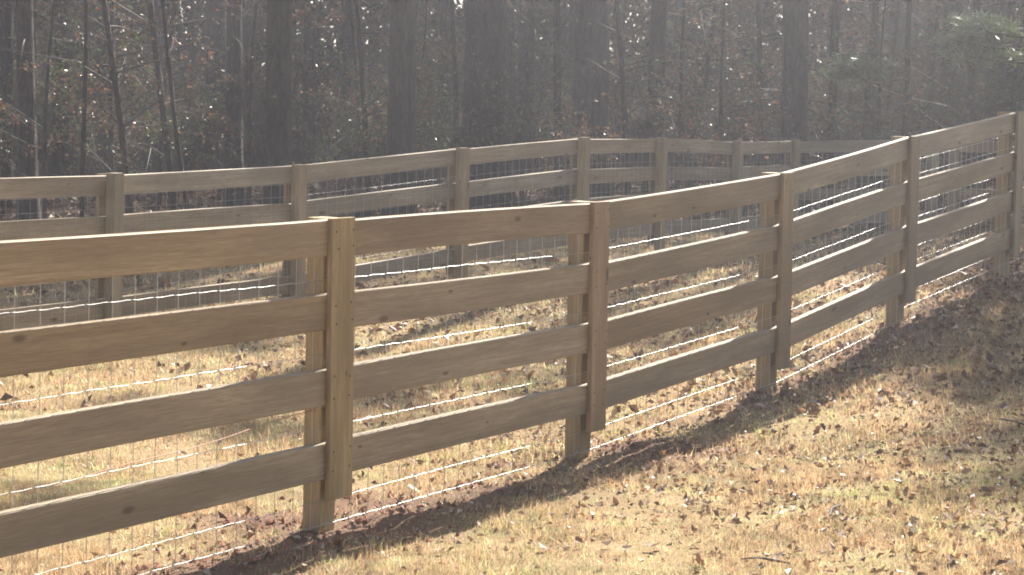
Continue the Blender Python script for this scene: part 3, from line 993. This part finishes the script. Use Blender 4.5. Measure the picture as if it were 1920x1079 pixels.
# ------------------------------------------------------------------ grass: short dormant turf, straw with green coming through
def in_view(x, y, m=0.35): return np.abs(x) < (0.30 * y + m)
def blades(n, y0, y1, hgt, wid):
    u = rng.random(n)
    y = np.sqrt(u * (y1 ** 2 - y0 ** 2) + y0 ** 2)
    x = (rng.random(n) * 2 - 1) * (0.30 * y + 0.5)
    keep = (rng.random(n) > clay_shade_at(x, y) * 0.93) & (rng.random(n) > litter_at(x, y) * 0.95)
    dens = 0.30 + 0.9 * vnoise(x, y, 0.5, 12) + 0.5 * (vnoise(x, y, 0.11, 13) - 0.5)
    keep &= rng.random(n) < dens
    x, y = x[keep], y[keep]
    n = len(x)
    z = surf(x, y) - 0.004
    a = rng.uniform(0, 2 * np.pi, n)
    tilt = np.abs(rng.normal(0.55, 0.45, n))
    h = hgt * rng.uniform(0.45, 1.3, n) * (0.35 + 1.3 * vnoise(x, y, 0.20, 17) * (0.5 + vnoise(x, y, 0.07, 14)))
    dirv = np.stack([np.cos(a) * np.sin(tilt), np.sin(a) * np.sin(tilt), np.cos(tilt)], 1)
    b = rng.uniform(0, 2 * np.pi, n)
    sv = np.stack([np.cos(b), np.sin(b), np.zeros(n)], 1) * (wid * rng.uniform(0.6, 1.3, n))[:, None] * 0.5
    P = np.stack([x, y, z], 1)
    V = np.stack([P - sv, P + sv, P + dirv * h[:, None]], 1).reshape(-1, 3)
    F = np.arange(n * 3).reshape(-1, 3)
    g = vnoise(x, y, 0.55, 15) * 0.6 + vnoise(x, y, 0.16, 16) * 0.4
    straw = np.array([(0.66, 0.50, 0.29), (0.62, 0.43, 0.25), (0.70, 0.56, 0.34), (0.54, 0.35, 0.20)])
    green = np.array([(0.50, 0.50, 0.20), (0.38, 0.40, 0.15), (0.60, 0.58, 0.27)])
    pt = vnoise(x, y, 0.20, 17) * 0.6 + vnoise(x, y, 0.075, 18) * 0.4
    col = straw[rng.integers(0, 4, n)]
    cream = pt < 0.45
    col[cream] = np.array([(0.74, 0.66, 0.40), (0.68, 0.57, 0.33)])[rng.integers(0, 2, cream.sum())]
    isg = rng.random(n) < np.clip((g - 0.42) * 2.2, 0.04, 0.55) * np.where(cream, 1.3, 0.5)
    col[isg] = green[rng.integers(0, 3, isg.sum())]
    col = col * (rng.uniform(0.45, 1.2, n) * np.clip(0.72 + 0.9 * (vnoise(x, y, 0.06, 19) - 0.2), 0.55, 1.15))[:, None]
    return V, F, np.repeat(col, 3, axis=0)
for args in ((330000, 4.3, 8.0, 0.032, 0.0038), (200000, 8.0, 13.0, 0.038, 0.007), (90000, 13.0, 23.0, 0.05, 0.014)):
    V, F, c = blades(*args)
    tag(put('grass', mesh_np('grass', V, F, c), M_GRASS), kind='stuff')

# ------------------------------------------------------------------ fallen leaves
LEAFCOL = np.array([(0.16, 0.09, 0.05), (0.10, 0.055, 0.03), (0.30, 0.20, 0.12), (0.46, 0.36, 0.26), (0.22, 0.12, 0.06), (0.36, 0.21, 0.11)])
def leaf_mesh(seed, col):
    """a curled oak-like leaf: lobed outline round a folded midrib"""
    r = random.Random(seed)
    L = 1.0
    k = 7
    V, F = [], []
    bend = r.uniform(0.15, 0.7); fold = r.uniform(0.1, 0.5); tw = r.uniform(-0.5, 0.5)
    for i in range(k):
        t = i / (k - 1)
        w = 0.30 * math.sin(math.pi * (0.08 + 0.90 * t) ** 0.85) * (1.15 if i % 2 else 0.68)
        x = (t - 0.5) * L
        z = bend * (x * x) * 1.4
        for sgn in (-1, 0, 1):
            V.append((x, sgn * w, z + abs(sgn) * w * fold + sgn * w * tw * x * 2 + r.uniform(-.02, .02)))
    for i in range(k - 1):
        a = i * 3
        F += [(a, a + 1, a + 4, a + 3), (a + 1, a + 2, a + 5, a + 4)]
    V = np.array(V); V[:, 2] -= V[:, 2].min()
    return V, np.array(F), col

LM = []
for i in range(14):
    V, F, c = leaf_mesh(i, LEAFCOL[i % 6])
    me = mesh_np('fallen_leaf', V, F, np.tile(c, (len(V), 1)), smooth=False)
    me.materials.append(M_LITTER)
    LM.append(me)
cnt = 0
while cnt < 290:                                   # the largest leaves, one object each, lying on the lawn
    y = 4.7 + 6.0 * random.random() ** 0.9
    x = random.uniform(-0.34, 0.34) * y
    if dist_front(np.array([x]), np.array([y]))[0] < 0.05: continue
    onside = (x + 0.652) * 0.809 - (y - 6.64) * 0.588
    if onside < 0 and random.random() < 0.55: continue
    if random.random() > 0.25 + 0.75 * float(np.clip((x + y * 0.35 - 1.2) / 2.2, 0, 1)): continue
    cnt += 1
    z = float(surf(np.array([x]), np.array([y]))[0]) + random.uniform(0.012, 0.03)
    o = put('fallen_leaf', random.choice(LM), None, ground, (x, y, z), (random.gauss(0, 0.45), random.gauss(0, 0.45), random.uniform(0, 6.28)))
    s = 0.028 + 0.045 * random.random() ** 1.6
    o.scale = (s, s, s)

def litter(n, y0, y1, size, fn):
    u = rng.random(n)
    y = np.sqrt(u * (y1 ** 2 - y0 ** 2) + y0 ** 2)
    x = (rng.random(n) * 2 - 1) * (0.32 * y + 0.5)
    keep = rng.random(n) < fn(x, y)
    x, y = x[keep], y[keep]
    z = surf(x, y) + rng.uniform(0.004, 0.035, len(x))
    return cards(x, y, z, size, LEAFCOL[rng.integers(0, 6, len(x))] * rng.uniform(0.7, 1.25, (len(x), 1)), flat=0.45, curl=0.25, spread=0.4)
def lawn_leaf(x, y): return np.clip(0.30 * np.exp(-dist_front(x, y) / 0.25) + 0.55 * np.clip(vnoise(x, y, 0.35, 33) - 0.55, 0, 1) + 1.3 * np.clip((x + y * 0.42 - 2.4) / 2.5, 0, 1) * vnoise(x, y, 0.8, 31) + 0.35 * np.clip((y - 8) / 5, 0, 1) * vnoise(x, y, 1.1, 32), 0, 1)
for args in ((16000, 4.4, 9.0, 0.028, lawn_leaf), (16000, 9.0, 16.0, 0.05, lawn_leaf), (16000, 15.0, 30.0, 0.09, lambda x, y: 0.2 + 0.8 * litter_at(x, y))):
    V, F, c = litter(*args)
    tag(put('leaf_litter', mesh_np('leaf_litter', V, F, c), M_LITTER), kind='stuff')

# ------------------------------------------------------------------ crumbs of red clay along the dug fence line
bag = Bag()
ico = np.array([(0, 0, 1), (.9, 0, .1), (.3, .85, .1), (-.75, .5, .0), (-.7, -.55, .1), (.3, -.85, 0), (0, 0, -.8)])
icf = np.array([(0, 1, 2), (0, 2, 3), (0, 3, 4), (0, 4, 5), (0, 5, 1), (6, 2, 1), (6, 3, 2), (6, 4, 3), (6, 5, 4), (6, 1, 5)])
k = 0
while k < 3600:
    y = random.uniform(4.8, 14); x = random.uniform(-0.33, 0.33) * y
    if random.random() > clay_shade_at(np.array([x]), np.array([y]))[0]: continue
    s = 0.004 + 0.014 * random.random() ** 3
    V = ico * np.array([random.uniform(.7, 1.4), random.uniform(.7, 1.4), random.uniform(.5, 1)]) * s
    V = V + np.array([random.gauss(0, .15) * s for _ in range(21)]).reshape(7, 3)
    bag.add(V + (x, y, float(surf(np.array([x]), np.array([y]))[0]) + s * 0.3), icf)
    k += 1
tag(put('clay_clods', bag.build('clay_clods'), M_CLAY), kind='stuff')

# twigs dropped on the lawn
TW = [(0.62, 5.55, 0.4, 0.10), (1.35, 6.9, 1.2, 0.14), (2.5, 8.3, 2.0, 0.16), (0.95, 6.15, 2.7, 0.09)]
LT = ['short pale twig lying in the lit grass near the bottom edge', 'thin twig lying in the grass right of the middle post shadow', 'pale twig in the leaf-strewn shade at the right', 'small twig among dry leaves in the lit grass']
for (x, y, a, L), lab in zip(TW, LT):
    z = float(surf(np.array([x]), np.array([y]))[0])
    t = empty('twig', (x, y, z + 0.025), a)
    tag(t, lab, 'twig', 'twigs on the lawn')
    bag = Bag()
    bag.tube([(-L, 0, 0), (-L * .3, .012, .006), (L * .3, -.008, .004), (L, .01, -.006)], [0.004, 0.005, 0.004, 0.002], 5)
    bag.tube([(L * .1, 0, 0.004), (L * .5, .05, .015)], [0.003, 0.001], 4)
    put('stick', bag.build('stick', True), M_TWIG, t)
